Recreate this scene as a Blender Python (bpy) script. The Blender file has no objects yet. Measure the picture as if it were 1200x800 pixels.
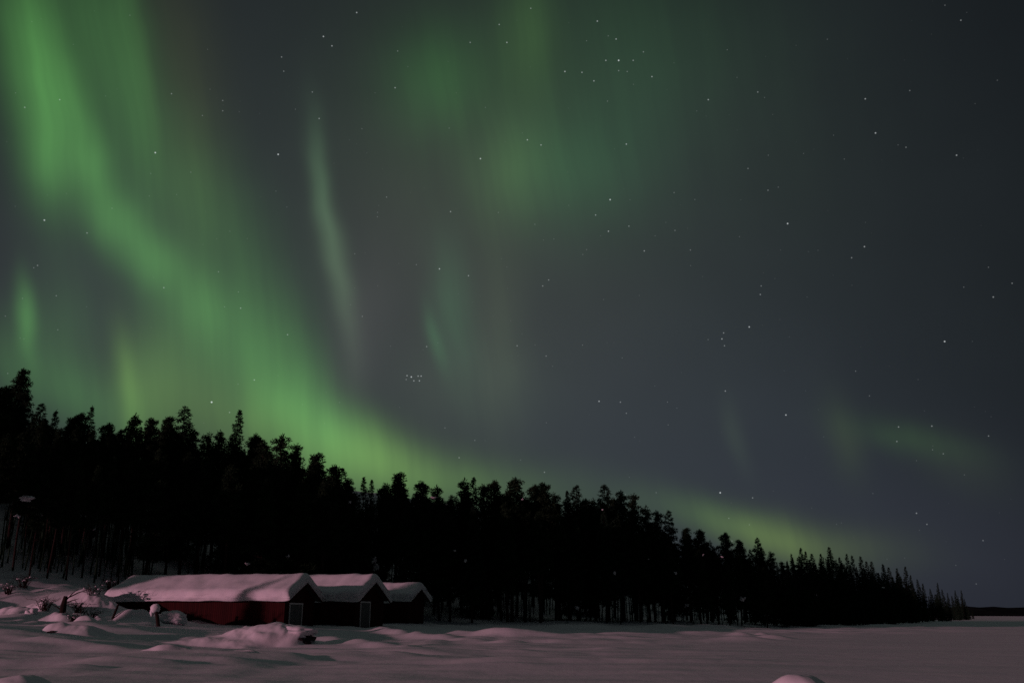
import bpy, math, random
import numpy as np
from mathutils import Vector, Matrix

SC = bpy.context.scene
COL = SC.collection
R = math.radians

# ------------------------------------------------------------------ camera
F_PX = 1040.0
PITCH = math.atan(322 / F_PX)
CAM = Vector((0, 0, 1.6))
cd = bpy.data.cameras.new('camera')
cd.sensor_width = 36.0
cd.lens = F_PX / 1200 * 36.0
cd.clip_end = 20000
cam = bpy.data.objects.new('camera', cd)
COL.objects.link(cam)
cam.location = CAM
cam.rotation_euler = (R(90) + PITCH, 0, 0)
SC.camera = cam
CP, SP = math.cos(PITCH), math.sin(PITCH)


def ray(px, py):
    a, b = (px - 600) / F_PX, (400 - py) / F_PX
    return Vector((a, CP - b * SP, SP + b * CP))


def at(px, py, Y):
    d = ray(px, py)
    return CAM + d * (Y / d.y)


# ------------------------------------------------------------------ view + sun
SC.view_settings.view_transform = 'Standard'
SC.view_settings.look = 'None'
SC.view_settings.exposure = 0.0
SC.view_settings.gamma = 1.0
SC.view_settings.use_curve_mapping = False
SC.render.engine = 'CYCLES'
SC.cycles.use_denoising = False
SC.cycles.sample_clamp_direct = 0.6
SC.cycles.sample_clamp_indirect = 0.4
SC.cycles.max_bounces = 5
SC.cycles.diffuse_bounces = 3
SC.cycles.glossy_bounces = 2
SC.cycles.caustics_reflective = False
SC.cycles.caustics_refractive = False

SUN_EL, SUN_TO = R(5.6), Vector((-0.83, -0.56, 0)).normalized()
sd = bpy.data.lights.new('sun', 'SUN')
sd.energy = 1.5
sd.angle = R(0.9)
sd.color = (1.0, 0.46, 0.585)
sun = bpy.data.objects.new('sun', sd)
COL.objects.link(sun)
to_sun = (SUN_TO * math.cos(SUN_EL) + Vector((0, 0, math.sin(SUN_EL)))).normalized()
sun.rotation_euler = to_sun.to_track_quat('Z', 'Y').to_euler()
sun.location = (-60, -30, 30)

# ------------------------------------------------------------------ night sky with aurora (a function of direction only)
W = bpy.data.worlds.new('World')
SC.world = W
W.use_nodes = True
nt = W.node_tree
nt.nodes.clear()
N, LK = nt.nodes.new, nt.links.new
out = N('ShaderNodeOutputWorld')
bg = N('ShaderNodeBackground')
LK(bg.outputs[0], out.inputs[0])


def link(v, sock):
    if isinstance(v, (int, float)):
        sock.default_value = v
    elif isinstance(v, (tuple, list)):
        sock.default_value = v
    else:
        LK(v, sock)


def M(op, a, b=None, c=None, clamp=False):
    n = N('ShaderNodeMath')
    n.operation = op
    n.use_clamp = clamp
    link(a, n.inputs[0])
    if b is not None:
        link(b, n.inputs[1])
    if c is not None:
        link(c, n.inputs[2])
    return n.outputs[0]


def V(op, a, b=None, c=None, res='Vector'):
    n = N('ShaderNodeVectorMath')
    n.operation = op
    link(a, n.inputs[0])
    if b is not None:
        link(b, n.inputs[1])
    if c is not None:
        link(c, n.inputs[2])
    return n.outputs[res]


tc = N('ShaderNodeTexCoord')
DIR = tc.outputs['Generated']
sep = N('ShaderNodeSeparateXYZ')
LK(DIR, sep.inputs[0])
den = M('MAXIMUM', M('ADD', sep.outputs['Y'], 1.0), 0.02)
uu = M('DIVIDE', sep.outputs['X'], den)
vv = M('DIVIDE', sep.outputs['Z'], den)
cmb = N('ShaderNodeCombineXYZ')
LK(uu, cmb.inputs[0])
LK(vv, cmb.inputs[1])
UV = cmb.outputs[0]


def noise(vec, scale, detail=2, rough=0.5, dist=0.0):
    n = N('ShaderNodeTexNoise')
    LK(vec, n.inputs['Vector'])
    n.inputs['Scale'].default_value = scale
    n.inputs['Detail'].default_value = detail
    n.inputs['Roughness'].default_value = rough
    n.inputs['Distortion'].default_value = dist
    return n


wn = noise(UV, 16, 2, 0.5)
UVW = V('MULTIPLY_ADD', V('SUBTRACT', wn.outputs['Color'], (0.5, 0.5, 0.5)), (0.012, 0.010, 0.0), UV)
wn2 = noise(UV, 5, 1, 0.5)
UVW = V('MULTIPLY_ADD', V('SUBTRACT', wn2.outputs['Color'], (0.5, 0.5, 0.5)), (0.014, 0.014, 0.0), UVW)


def sky_uv(px, py):
    d = ray(px, py).normalized()
    return d.x / (1 + d.y), d.z / (1 + d.y)


acc = {'base': None, 'aurora': None}


def blob(layer, px, py, sx, sy, ang, col):
    """soft patch of light round a sky direction; sx, sy are spreads, ang turns it clockwise"""
    u, v = sky_uv(px, py)
    a = R(ang)
    e1 = (math.cos(a), math.sin(a))
    e2 = (-math.sin(a), math.cos(a))
    u1, v1 = sky_uv(px + e1[0] * 4, py + e1[1] * 4)
    u2, v2 = sky_uv(px + e2[0] * 4, py + e2[1] * 4)
    k1 = math.hypot(u1 - u, v1 - v) / 4
    k2 = math.hypot(u2 - u, v2 - v) / 4
    rot = math.atan2(v1 - v, u1 - u)
    mp = N('ShaderNodeMapping')
    mp.vector_type = 'TEXTURE'
    LK(UVW, mp.inputs['Vector'])
    mp.inputs['Location'].default_value = (u, v, 0)
    mp.inputs['Rotation'].default_value = (0, 0, rot)
    mp.inputs['Scale'].default_value = (sx * k1 * 1.4142, sy * k2 * 1.4142, 1)
    d = V('DOT_PRODUCT', mp.outputs[0], mp.outputs[0], res='Value')
    g = M('POWER', math.exp(-1), d)
    cb = N('ShaderNodeCombineXYZ')
    for i in range(3):
        LK(g, cb.inputs[i])
    prev = acc[layer] if acc[layer] is not None else (0, 0, 0)
    acc[layer] = V('MULTIPLY_ADD', cb.outputs[0], tuple(col), prev)


def streak(layer, x0, y0, x1, y1, w, col, k=0.36):
    ln = math.hypot(x1 - x0, y1 - y0)
    blob(layer, (x0 + x1) / 2, (y0 + y1) / 2, ln * k, w, math.degrees(math.atan2(y1 - y0, x1 - x0)), col)


def sc(c, k):
    return tuple(x * k for x in c)


G = (0.056, 0.196, 0.042)
YG = (0.085, 0.182, 0.034)
# the faint glow of the night air
blob('base', 560, 420, 330, 290, 0, (0.019, 0.023, 0.0235))
blob('base', 1000, 680, 330, 110, 0, (0.0105, 0.0105, 0.019))
blob('base', 180, 330, 330, 300, 0, (0.011, 0.014, 0.0135))
blob('base', 90, 370, 140, 130, 0, (0.012, 0.013, 0.015))
# two glows added overhead, outside the picture, to raise ambient light on the snow
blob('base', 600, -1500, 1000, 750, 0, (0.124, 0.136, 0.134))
blob('base', 250, -1100, 500, 300, 0, (0.012, 0.035, 0.014))
blob('base', 480, 300, 75, 130, 0, (0.012, 0.010, 0.008))
blob('base', 740, 520, 260, 120, 0, (0.006, 0.0075, 0.012))
blob('base', 640, 330, 110, 120, 0, (0.006, 0.005, 0.003))
blob('base', 900, 300, 220, 260, 0, (0.004, 0.005, 0.006))
# main curtain on the left
streak('aurora', 22, -40, 66, 230, 22, sc(G, 0.74), 0.34)
streak('aurora', 42, 120, 68, 246, 15, sc(G, 0.36), 0.28)
streak('aurora', 10, -60, 40, 170, 30, sc(G, 0.25), 0.36)
streak('aurora', 52, 60, 88, 170, 15, sc(G, 0.40))
streak('aurora', 84, 150, 120, 244, 17, sc(G, 0.62), 0.34)
streak('aurora', 112, 228, 162, 302, 20, sc(G, 0.66), 0.34)
streak('aurora', 150, 288, 218, 344, 22, sc(G, 0.62), 0.34)
streak('aurora', 205, 335, 280, 390, 26, sc(G, 0.52), 0.34)
streak('aurora', 262, 378, 322, 452, 29, sc(G, 0.44), 0.34)
streak('aurora', 305, 435, 368, 505, 27, sc(G, 0.55), 0.34)
streak('aurora', 350, 480, 432, 538, 25, sc(G, 0.55), 0.34)
streak('aurora', 395, 505, 470, 552, 24, sc(YG, 0.60), 0.36)
streak('aurora', 92, -90, 148, 190, 33, sc(G, 0.40), 0.36)
streak('aurora', 138, -60, 164, 170, 13, sc(G, 0.13), 0.36)
streak('aurora', 140, 110, 250, 330, 36, sc(G, 0.24), 0.36)
streak('aurora', 225, 190, 330, 410, 40, sc(G, 0.21), 0.36)
streak('aurora', 296, 330, 376, 490, 25, sc(G, 0.24), 0.36)
streak('aurora', 195, -60, 235, 300, 34, (0.012, 0.014, 0.003), 0.36)
# lower left patches
streak('aurora', 33, 325, 43, 415, 8, sc(G, 0.58), 0.33)
blob('aurora', 72, 395, 30, 52, 5, sc(G, 0.20))
blob('aurora', 95, 462, 55, 26, 28, sc(G, 0.32))
blob('aurora', 12, 415, 20, 40, 0, sc(G, 0.14))
streak('aurora', 145, 392, 162, 500, 9, sc(YG, 0.50), 0.36)
blob('aurora', 192, 450, 34, 45, 0, sc(YG, 0.40))
blob('aurora', 250, 480, 60, 42, 20, sc(YG, 0.30))
blob('aurora', 215, 405, 45, 40, 30, sc(G, 0.20))
blob('aurora', 330, 510, 55, 32, 25, sc(YG, 0.42))
# thin pale ray
streak('aurora', 366, 140, 392, 300, 8.5, (0.026, 0.056, 0.027), 0.34)
streak('aurora', 382, 230, 412, 400, 10, (0.032, 0.054, 0.029), 0.34)
blob('aurora', 418, 400, 22, 60, 10, (0.014, 0.012, 0.012))
# faint rays in the middle
streak('aurora', 520, 290, 540, 430, 15, (0.013, 0.044, 0.018), 0.36)
streak('aurora', 499, 360, 516, 432, 6, (0.011, 0.044, 0.016), 0.34)
blob('aurora', 585, 390, 22, 85, 0, (0.014, 0.020, 0.009))
blob('aurora', 550, 450, 60, 40, 0, (0.012, 0.019, 0.010))
# upper middle veil
blob('aurora', 512, 95, 40, 42, 0, (0.007, 0.042, 0.007))
streak('aurora', 612, -40, 628, 115, 20, (0.015, 0.040, 0.008), 0.34)
blob('aurora', 598, 205, 30, 42, 10, (0.018, 0.046, 0.012))
blob('aurora', 672, 200, 50, 48, -15, (0.006, 0.032, 0.010))
blob('aurora', 570, 140, 115, 110, 0, (0.008, 0.021, 0.005))
blob('aurora', 730, 45, 110, 80, 0, (0.004, 0.016, 0.004))
blob('aurora', 735, 150, 55, 75, 0, (0.003, 0.012, 0.006))
blob('aurora', 840, 170, 120, 110, 0, (0.004, 0.008, 0.004))
# low green arc along the tree tops
blob('aurora', 450, 552, 62, 24, 10, sc(YG, 0.52))
blob('aurora', 545, 566, 80, 21, 5, sc(YG, 0.31))
blob('aurora', 680, 590, 110, 30, 12, sc(YG, 0.06))
blob('aurora', 830, 606, 58, 15, 14, sc(YG, 0.27))
blob('aurora', 898, 628, 44, 17, 14, (0.054, 0.086, 0.014))
blob('aurora', 975, 640, 60, 18, 4, (0.020, 0.030, 0.005))
blob('aurora', 1062, 512, 52, 13, 14, (0.008, 0.022, 0.004))
blob('aurora', 985, 512, 15, 32, -12, (0.010, 0.017, 0.003))
blob('aurora', 1130, 545, 40, 22, 30, (0.006, 0.009, 0.003))
streak('aurora', 852, 465, 872, 545, 8, (0.008, 0.013, 0.006), 0.36)

# fine ray structure: stretched along the lean of the rays
def rays(freq, along):
    st = N('ShaderNodeMapping')
    st.vector_type = 'TEXTURE'
    LK(UVW, st.inputs['Vector'])
    st.inputs['Rotation'].default_value = (0, 0, R(9))
    st.inputs['Scale'].default_value = (1 / freq, 1 / along, 1)
    return noise(st.outputs[0], 1.0, 3, 0.6).outputs['Fac']


sm = M('MULTIPLY', M('MULTIPLY_ADD', rays(26, 2.2), 0.9, 0.55), M('MULTIPLY_ADD', rays(75, 3.0), 0.55, 0.725))
cb = N('ShaderNodeCombineXYZ')
for i in range(3):
    LK(sm, cb.inputs[i])
aur = V('MULTIPLY', acc['aurora'], cb.outputs[0])
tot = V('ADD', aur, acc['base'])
tot = V('ADD', tot, (0.0066, 0.0086, 0.0105))
cn = noise(UV, 7, 3, 0.55)
cm = M('MULTIPLY_ADD', cn.outputs['Fac'], 0.36, 0.82)
cb2 = N('ShaderNodeCombineXYZ')
for i in range(3):
    LK(cm, cb2.inputs[i])
tot = V('MULTIPLY', tot, cb2.outputs[0])

# moonlit air far below daylight strength, same direction as the sun lamp
sky = N('ShaderNodeTexSky')
sky.sky_type = 'NISHITA'
sky.sun_disc = False
sky.sun_elevation = SUN_EL
sky.sun_rotation = math.atan2(SUN_TO.x, SUN_TO.y)
tot = V('MULTIPLY_ADD', sky.outputs[0], (0.00035, 0.00035, 0.00035), tot)

# stars
STARS = [(418, 15, .5), (379, 43, .6), (389, 54, .45), (330, 67, .3), (182, 179, .8), (326, 181, .85), (52, 258, .7),
         (70, 117, .3), (201, 110, .25), (261, 118, .2), (261, 130, .2), (44, 311, .25), (29, 126, .3), (563, 186, .7),
         (463, 103, .4), (466, 60, .2), (551, 50, .3), (585, 29, .35), (594, 50, .45), (622, 10, .3), (618, 164, .5),
         (515, 315, .6), (549, 323, .4), (528, 248, .4), (374, 139, .35), (366, 108, .25), (282, 361, .35), (192, 337, .35),
         (102, 273, .3), (248, 471, 1.2), (298, 445, .4), (337, 392, .35), (453, 231, .2), (269, 483, .3),
         (477, 440, .5), (482, 441.5, .8), (490, 440.5, .45), (493.5, 440.5, .5), (485, 446, .45), (491.5, 446, .5), (476, 444.5, .25),
         (700, 25, .5), (722, 46, .45), (725, 71, .9), (710, 71, .45), (662, 84, .55), (682, 85, .4), (696, 95, .45),
         (742, 71, .35), (764, 90, .45), (725, 83, .25), (735, 84, .2), (754, 61, .25), (830, 117, .45), (888, 108, .3), (1014, 116, .45),
         (1026, 156, .6), (634, 170, .45), (734, 169, .5), (715, 234, .8), (698, 252, .4), (713, 271, .5), (737, 265, .3), (755, 294, .4),
         (923, 262, .8), (1121, 182, .45), (1013, 289, .5), (900, 223, .25), (998, 302, .3), (878, 383, .7), (1107, 400, .8),
         (1164, 348, .4), (846, 397, .5), (848, 390, .35), (849, 405, .3), (921, 486, .7), (844, 577, .9), (882, 583, .3),
         (702, 470, .6), (727, 471, .35), (500, 406, .3), (606, 405, .3), (1053, 500, .35), (1092, 499, .35), (734, 484, .25),
         (850, 458, .4), (1051, 517, .3), (1126, 24, .3), (636, 335, .3), (891, 345, .35), (640, 417, .25), (1074, 601, .35),
         (538, 536, .3), (638, 553, .3), (643, 328, .3), (791, 270, .2), (892, 335, .25), (1152, 633, .2)]
sacc = None
for (px, py, m) in STARS:
    d = ray(px, py).normalized()
    dist = V('DISTANCE', DIR, tuple(d), res='Value')
    mr = N('ShaderNodeMapRange')
    mr.interpolation_type = 'SMOOTHSTEP'
    rad = 0.00092 + 0.00030 * m
    LK(dist, mr.inputs['Value'])
    mr.inputs['From Min'].default_value = rad
    mr.inputs['From Max'].default_value = rad * 0.15
    mr.inputs['To Min'].default_value = 0.0
    mr.inputs['To Max'].default_value = 0.60 * m
    sacc = mr.outputs[0] if sacc is None else M('ADD', sacc, mr.outputs[0])
for scale, amp, rr in ((55, 0.20, 0.050), (75, 0.12, 0.060)):
    vo = N('ShaderNodeTexVoronoi')
    LK(DIR, vo.inputs['Vector'])
    vo.inputs['Scale'].default_value = scale
    mr = N('ShaderNodeMapRange')
    mr.interpolation_type = 'SMOOTHSTEP'
    LK(vo.outputs['Distance'], mr.inputs['Value'])
    mr.inputs['From Min'].default_value = rr
    mr.inputs['From Max'].default_value = 0.012
    mr.inputs['To Min'].default_value = 0.0
    mr.inputs['To Max'].default_value = amp
    sx = N('ShaderNodeSeparateXYZ')
    LK(vo.outputs['Color'], sx.inputs[0])
    sacc = M('ADD', sacc, M('MULTIPLY', mr.outputs[0], M('POWER', sx.outputs[0], 2.0)))
cb3 = N('ShaderNodeCombineXYZ')
for i in range(3):
    LK(sacc, cb3.inputs[i])
tot = V('MULTIPLY_ADD', cb3.outputs[0], (0.92, 0.98, 1.0), tot)
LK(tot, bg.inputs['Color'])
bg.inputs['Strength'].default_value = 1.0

# ------------------------------------------------------------------ materials


def mat(name, col, rough=0.8, spec=0.2, col2=None, nscale=4.0, bump=0.0, bscale=20.0, stretch=None, detail=4):
    m = bpy.data.materials.new(name)
    m.use_nodes = True
    t = m.node_tree
    b = t.nodes['Principled BSDF']
    b.inputs['Roughness'].default_value = rough
    b.inputs['Specular IOR Level'].default_value = spec
    b.inputs['Base Color'].default_value = (*col, 1)
    tcn = t.nodes.new('ShaderNodeTexCoord')
    mp = t.nodes.new('ShaderNodeMapping')
    t.links.new(tcn.outputs['Object'], mp.inputs['Vector'])
    if stretch:
        mp.inputs['Scale'].default_value = stretch
    if col2:
        n = t.nodes.new('ShaderNodeTexNoise')
        n.inputs['Scale'].default_value = nscale
        n.inputs['Detail'].default_value = detail
        t.links.new(mp.outputs[0], n.inputs['Vector'])
        r = t.nodes.new('ShaderNodeValToRGB')
        r.color_ramp.elements[0].position = 0.3
        r.color_ramp.elements[0].color = (*col, 1)
        r.color_ramp.elements[1].position = 0.7
        r.color_ramp.elements[1].color = (*col2, 1)
        t.links.new(n.outputs['Fac'], r.inputs[0])
        t.links.new(r.outputs[0], b.inputs['Base Color'])
    if bump:
        n2 = t.nodes.new('ShaderNodeTexNoise')
        n2.inputs['Scale'].default_value = bscale
        n2.inputs['Detail'].default_value = 5
        t.links.new(mp.outputs[0], n2.inputs['Vector'])
        bn = t.nodes.new('ShaderNodeBump')
        bn.inputs['Strength'].default_value = 1.0
        bn.inputs['Distance'].default_value = bump
        t.links.new(n2.outputs['Fac'], bn.inputs['Height'])
        t.links.new(bn.outputs[0], b.inputs['Normal'])
    return m


def plank_mat(name, col, col2, axis, width):
    """vertical boards: dark joints and a tone per board"""
    m = bpy.data.materials.new(name)
    m.use_nodes = True
    t = m.node_tree
    b = t.nodes['Principled BSDF']
    b.inputs['Roughness'].default_value = 0.85
    b.inputs['Specular IOR Level'].default_value = 0.15
    tcn = t.nodes.new('ShaderNodeTexCoord')
    sp = t.nodes.new('ShaderNodeSeparateXYZ')
    t.links.new(tcn.outputs['Object'], sp.inputs[0])

    def mm(op, a, bb=None):
        n = t.nodes.new('ShaderNodeMath')
        n.operation = op
        for i, v in enumerate((a, bb)):
            if v is None:
                continue
            if isinstance(v, (int, float)):
                n.inputs[i].default_value = v
            else:
                t.links.new(v, n.inputs[i])
        return n.outputs[0]
    add = mm('ADD', sp.outputs['X'], sp.outputs['Y']) if axis == 'XY' else sp.outputs[axis]
    q = mm('DIVIDE', add, width)
    fr = mm('FRACT', q)
    cell = mm('FLOOR', q)
    wn = t.nodes.new('ShaderNodeTexWhiteNoise')
    wn.noise_dimensions = '1D'
    t.links.new(cell, wn.inputs['W'])
    ns = t.nodes.new('ShaderNodeTexNoise')
    ns.inputs['Scale'].default_value = 3
    ns.inputs['Detail'].default_value = 5
    t.links.new(tcn.outputs['Object'], ns.inputs['Vector'])
    fac = mm('MULTIPLY', mm('ADD', wn.outputs['Value'], ns.outputs['Fac']), 0.5)
    r = t.nodes.new('ShaderNodeValToRGB')
    r.color_ramp.elements[0].position = 0.2
    r.color_ramp.elements[0].color = (*col, 1)
    r.color_ramp.elements[1].position = 0.8
    r.color_ramp.elements[1].color = (*col2, 1)
    t.links.new(fac, r.inputs[0])
    t.links.new(r.outputs[0], b.inputs['Base Color'])
    edge = mm('MINIMUM', mm('MULTIPLY', mm('MINIMUM', fr, mm('SUBTRACT', 1.0, fr)), 8.0), 1.0)
    bn = t.nodes.new('ShaderNodeBump')
    bn.inputs['Distance'].default_value = 0.03
    t.links.new(edge, bn.inputs['Height'])
    t.links.new(bn.outputs[0], b.inputs['Normal'])
    return m


M_SNOW = mat('snow', (0.78, 0.80, 0.83), 0.7, 0.15, (0.86, 0.87, 0.88), 0.6, 0.015, 2.0)
M_SNOWP = mat('packed_snow', (0.78, 0.80, 0.83), 0.7, 0.15, (0.86, 0.87, 0.88), 2.0, 0.012, 3.0)
M_BARK = mat('bark', (0.020, 0.016, 0.014), 0.95, 0.05, (0.042, 0.029, 0.023), 5, 0.03, 12, (1, 1, 0.25))
M_PINE = mat('pine_needles', (0.012, 0.026, 0.013), 0.9, 0.02, (0.024, 0.046, 0.023), 1.2)
M_SPRUCE = mat('spruce_needles', (0.010, 0.025, 0.015), 0.9, 0.02, (0.020, 0.042, 0.024), 1.2)
M_RED = plank_mat('red_boards', (0.028, 0.004, 0.0036), (0.046, 0.0062, 0.0055), 'XY', 0.16)
M_WHITE = mat('white_trim', (0.66, 0.66, 0.64), 0.7, 0.2, (0.78, 0.78, 0.76), 6)
M_DOOR = plank_mat('door_boards', (0.12, 0.13, 0.125), (0.18, 0.19, 0.18), 'XY', 0.19)
M_ROOF = mat('roof_boards', (0.030, 0.024, 0.022), 0.9, 0.1, (0.055, 0.045, 0.04), 5)
M_WOOD = mat('old_wood', (0.020, 0.014, 0.012), 0.95, 0.05, (0.045, 0.032, 0.026), 8, 0.01, 30, (1, 1, 0.2))
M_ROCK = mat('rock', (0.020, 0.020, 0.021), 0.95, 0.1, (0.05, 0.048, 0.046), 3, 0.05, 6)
M_HILL = mat('far_wood', (0.010, 0.013, 0.014), 1.0, 0.0, (0.022, 0.026, 0.026), 0.01)

# ------------------------------------------------------------------ mesh helpers


class MB:
    def __init__(s):
        s.v, s.f = [], []

    def add(s, vs, fs):
        o = len(s.v)
        s.v.extend([tuple(p) for p in vs])
        s.f.extend([tuple(i + o for i in q) for q in fs])

    def box(s, c, d):
        x, y, z = c
        a, b, e = d[0] / 2, d[1] / 2, d[2] / 2
        vs = [(x + i * a, y + j * b, z + k * e) for i in (-1, 1) for j in (-1, 1) for k in (-1, 1)]
        s.add(vs, [(0, 1, 3, 2), (4, 6, 7, 5), (0, 4, 5, 1), (2, 3, 7, 6), (0, 2, 6, 4), (1, 5, 7, 3)])

    def tube(s, pts, rads, n=7):
        rings = []
        for i, p in enumerate(pts):
            p = Vector(p)
            t = (Vector(pts[min(i + 1, len(pts) - 1)]) - Vector(pts[max(i - 1, 0)])).normalized()
            a = t.cross(Vector((0, 1, 0.01)) if abs(t.y) < 0.9 else Vector((1, 0, 0))).normalized()
            b = t.cross(a)
            rings.append([p + (a * math.cos(2 * math.pi * k / n) + b * math.sin(2 * math.pi * k / n)) * rads[i] for k in range(n)])
        vs = [p for r_ in rings for p in r_]
        fs = [(i * n + k, i * n + (k + 1) % n, (i + 1) * n + (k + 1) % n, (i + 1) * n + k) for i in range(len(pts) - 1) for k in range(n)]
        fs.append(tuple(range(n))[::-1])
        fs.append(tuple((len(pts) - 1) * n + k for k in range(n)))
        s.add(vs, fs)

    def lump(s, c, r, rng, seg=16, rings=10, bumpy=0.12, freq=1.6, flat=None):
        """rounded snow lump with an uneven surface; flat cuts it below that height (relative)"""
        off = Vector((rng.uniform(0, 50), rng.uniform(0, 50), rng.uniform(0, 50)))
        from mathutils import noise as mn
        vs = []
        for i in range(rings + 1):
            th = math.pi * i / rings
            for k in range(seg):
                ph = 2 * math.pi * k / seg
                d = Vector((math.sin(th) * math.cos(ph), math.sin(th) * math.sin(ph), math.cos(th)))
                q = 1 + bumpy * mn.noise(d * freq + off) * 1.6 + bumpy * 0.5 * mn.noise(d * freq * 2.7 + off)
                p = Vector((d.x * r[0] * q, d.y * r[1] * q, d.z * r[2] * q))
                if flat is not None and p.z < flat:
                    p.z = flat
                vs.append((c[0] + p.x, c[1] + p.y, c[2] + p.z))
        fs = [(i * seg + k, (i + 1) * seg + k, (i + 1) * seg + (k + 1) % seg, i * seg + (k + 1) % seg) for i in range(rings) for k in range(seg)]
        s.add(vs, fs)

    def mesh(s, name, m, smooth=False):
        me = bpy.data.meshes.new(name)
        me.from_pydata(s.v, [], s.f)
        if smooth:
            me.polygons.foreach_set('use_smooth', [True] * len(me.polygons))
        me.materials.append(m)
        me.update()
        return me

    def build(s, name, m, parent=None, smooth=False):
        o = bpy.data.objects.new(name, s.mesh(name, m, smooth))
        COL.objects.link(o)
        if parent:
            o.parent = parent
        return o


def tag(o, label, cat, group=None):
    o['label'], o['category'] = label, cat
    if group:
        o['group'] = group
    return o


def thing(name, label, cat, loc=(0, 0, 0), rz=0.0, group=None):
    o = bpy.data.objects.new(name, None)
    o.empty_display_size = 0.3
    COL.objects.link(o)
    o.location = loc
    o.rotation_euler = (0, 0, rz)
    return tag(o, label, cat, group)


# ------------------------------------------------------------------ terrain
_rs = np.random.RandomState(5)
_perm = _rs.rand(256, 256)


def vn(x, y):
    xi, yi = np.floor(x).astype(int), np.floor(y).astype(int)
    fx, fy = x - xi, y - yi
    fx = fx * fx * fx * (fx * (fx * 6 - 15) + 10)
    fy = fy * fy * fy * (fy * (fy * 6 - 15) + 10)
    a = _perm[xi % 256, yi % 256]
    b = _perm[(xi + 1) % 256, yi % 256]
    c = _perm[xi % 256, (yi + 1) % 256]
    d = _perm[(xi + 1) % 256, (yi + 1) % 256]
    return (a * (1 - fx) + b * fx) * (1 - fy) + (c * (1 - fx) + d * fx) * fy - 0.5


def sstep(a, b, x):
    t = np.clip((x - a) / (b - a), 0, 1)  # works for a > b too
    return t * t * (3 - 2 * t)


TOE = [(-400, 20), (-60, 31), (-22, 36.5), (-15, 38), (-12.5, 42), (-15.0, 47), (-12.5, 56), (-5.5, 69), (-0.5, 84), (4, 93), (12, 98.5), (20, 105),
       (31, 113), (53, 144), (84, 199), (140, 299), (300, 600), (700, 1300), (3000, 5600)]


def shore(x, y):
    best = np.full(x.shape, 1e9)
    sign = np.ones(x.shape)
    for (x0, y0), (x1, y1) in zip(TOE[:-1], TOE[1:]):
        dx, dy = x1 - x0, y1 - y0
        l2 = dx * dx + dy * dy
        t = np.clip(((x - x0) * dx + (y - y0) * dy) / l2, 0, 1)
        ex, ey = x - x0 - t * dx, y - y0 - t * dy
        d = np.hypot(ex, ey)
        cr = dx * (y - y0) - dy * (x - x0)
        m = d < best
        best = np.where(m, d, best)
        sign = np.where(m, np.where(cr >= 0, 1.0, -1.0), sign)
    return best * sign


BUMPS = []      # (x, y, rx, ry, h, angle)


def ground_bump(px, py, w, depth, h, ang=0.0):
    Y = 1824.0 / max(4, py - 722)
    p = at(px, py, Y)
    BUMPS.append((p.x, Y, w, depth, h, R(ang)))


for a in ((475, 762, 0.55, 0.5, 0.16), (868, 745, 1.0, 0.8, 0.30), (893, 744, 0.7, 0.6, 0.26),
          (905, 749, 1.5, 1.0, 0.34), (870, 751, 2.2, 1.0, 0.30), (640, 741, 3.0, 2.0, 0.30), (690, 740, 4.0, 2.2, 0.6), (740, 741, 3.5, 1.8, 0.55),
          (790, 739, 5.0, 2.5, 0.42), (585, 746, 2.6, 1.6, 0.35), (560, 750, 2.2, 1.2, 0.28), (840, 738, 4.0, 2.5, 0.40), (620, 746, 2.2, 1.0, 0.25),
          (1030, 734, 2.0, 2.0, 0.3), (1178, 726, 4, 4, 0.5), (255, 777, 1.6, 0.7, 0.16), (120, 780, 3.0, 1.0, 0.14)):
    ground_bump(*a)


def RIDGES(x, y):
    h = np.zeros(x.shape)
    for (x0, y0, x1, y1, hh, w) in ((-17.2, 68.5, -5.2, 46, 0.55, 1.1), (-10.5, 75, -1.0, 58, 0.45, 1.1), (-6, 80, 1, 74, 0.35, 1.0), (-26, 58, -16, 52, 0.30, 1.5),
                                    (-31, 49, -22, 47, 0.28, 1.2), (-22, 44, -13, 41, 0.22, 0.9), (-33, 57, -24, 59, 0.3, 1.4)):
        dx, dy = x1 - x0, y1 - y0
        t = ((x - x0) * dx + (y - y0) * dy) / (dx * dx + dy * dy)
        tc_ = np.clip(t, 0, 1)
        d = np.hypot(x - x0 - tc_ * dx, y - y0 - tc_ * dy) + 0.35 * vn(x * 0.5, y * 0.5)
        h += hh * (1 - 0.75 * tc_) * np.exp(-(d / w) ** 2)
    return h


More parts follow.
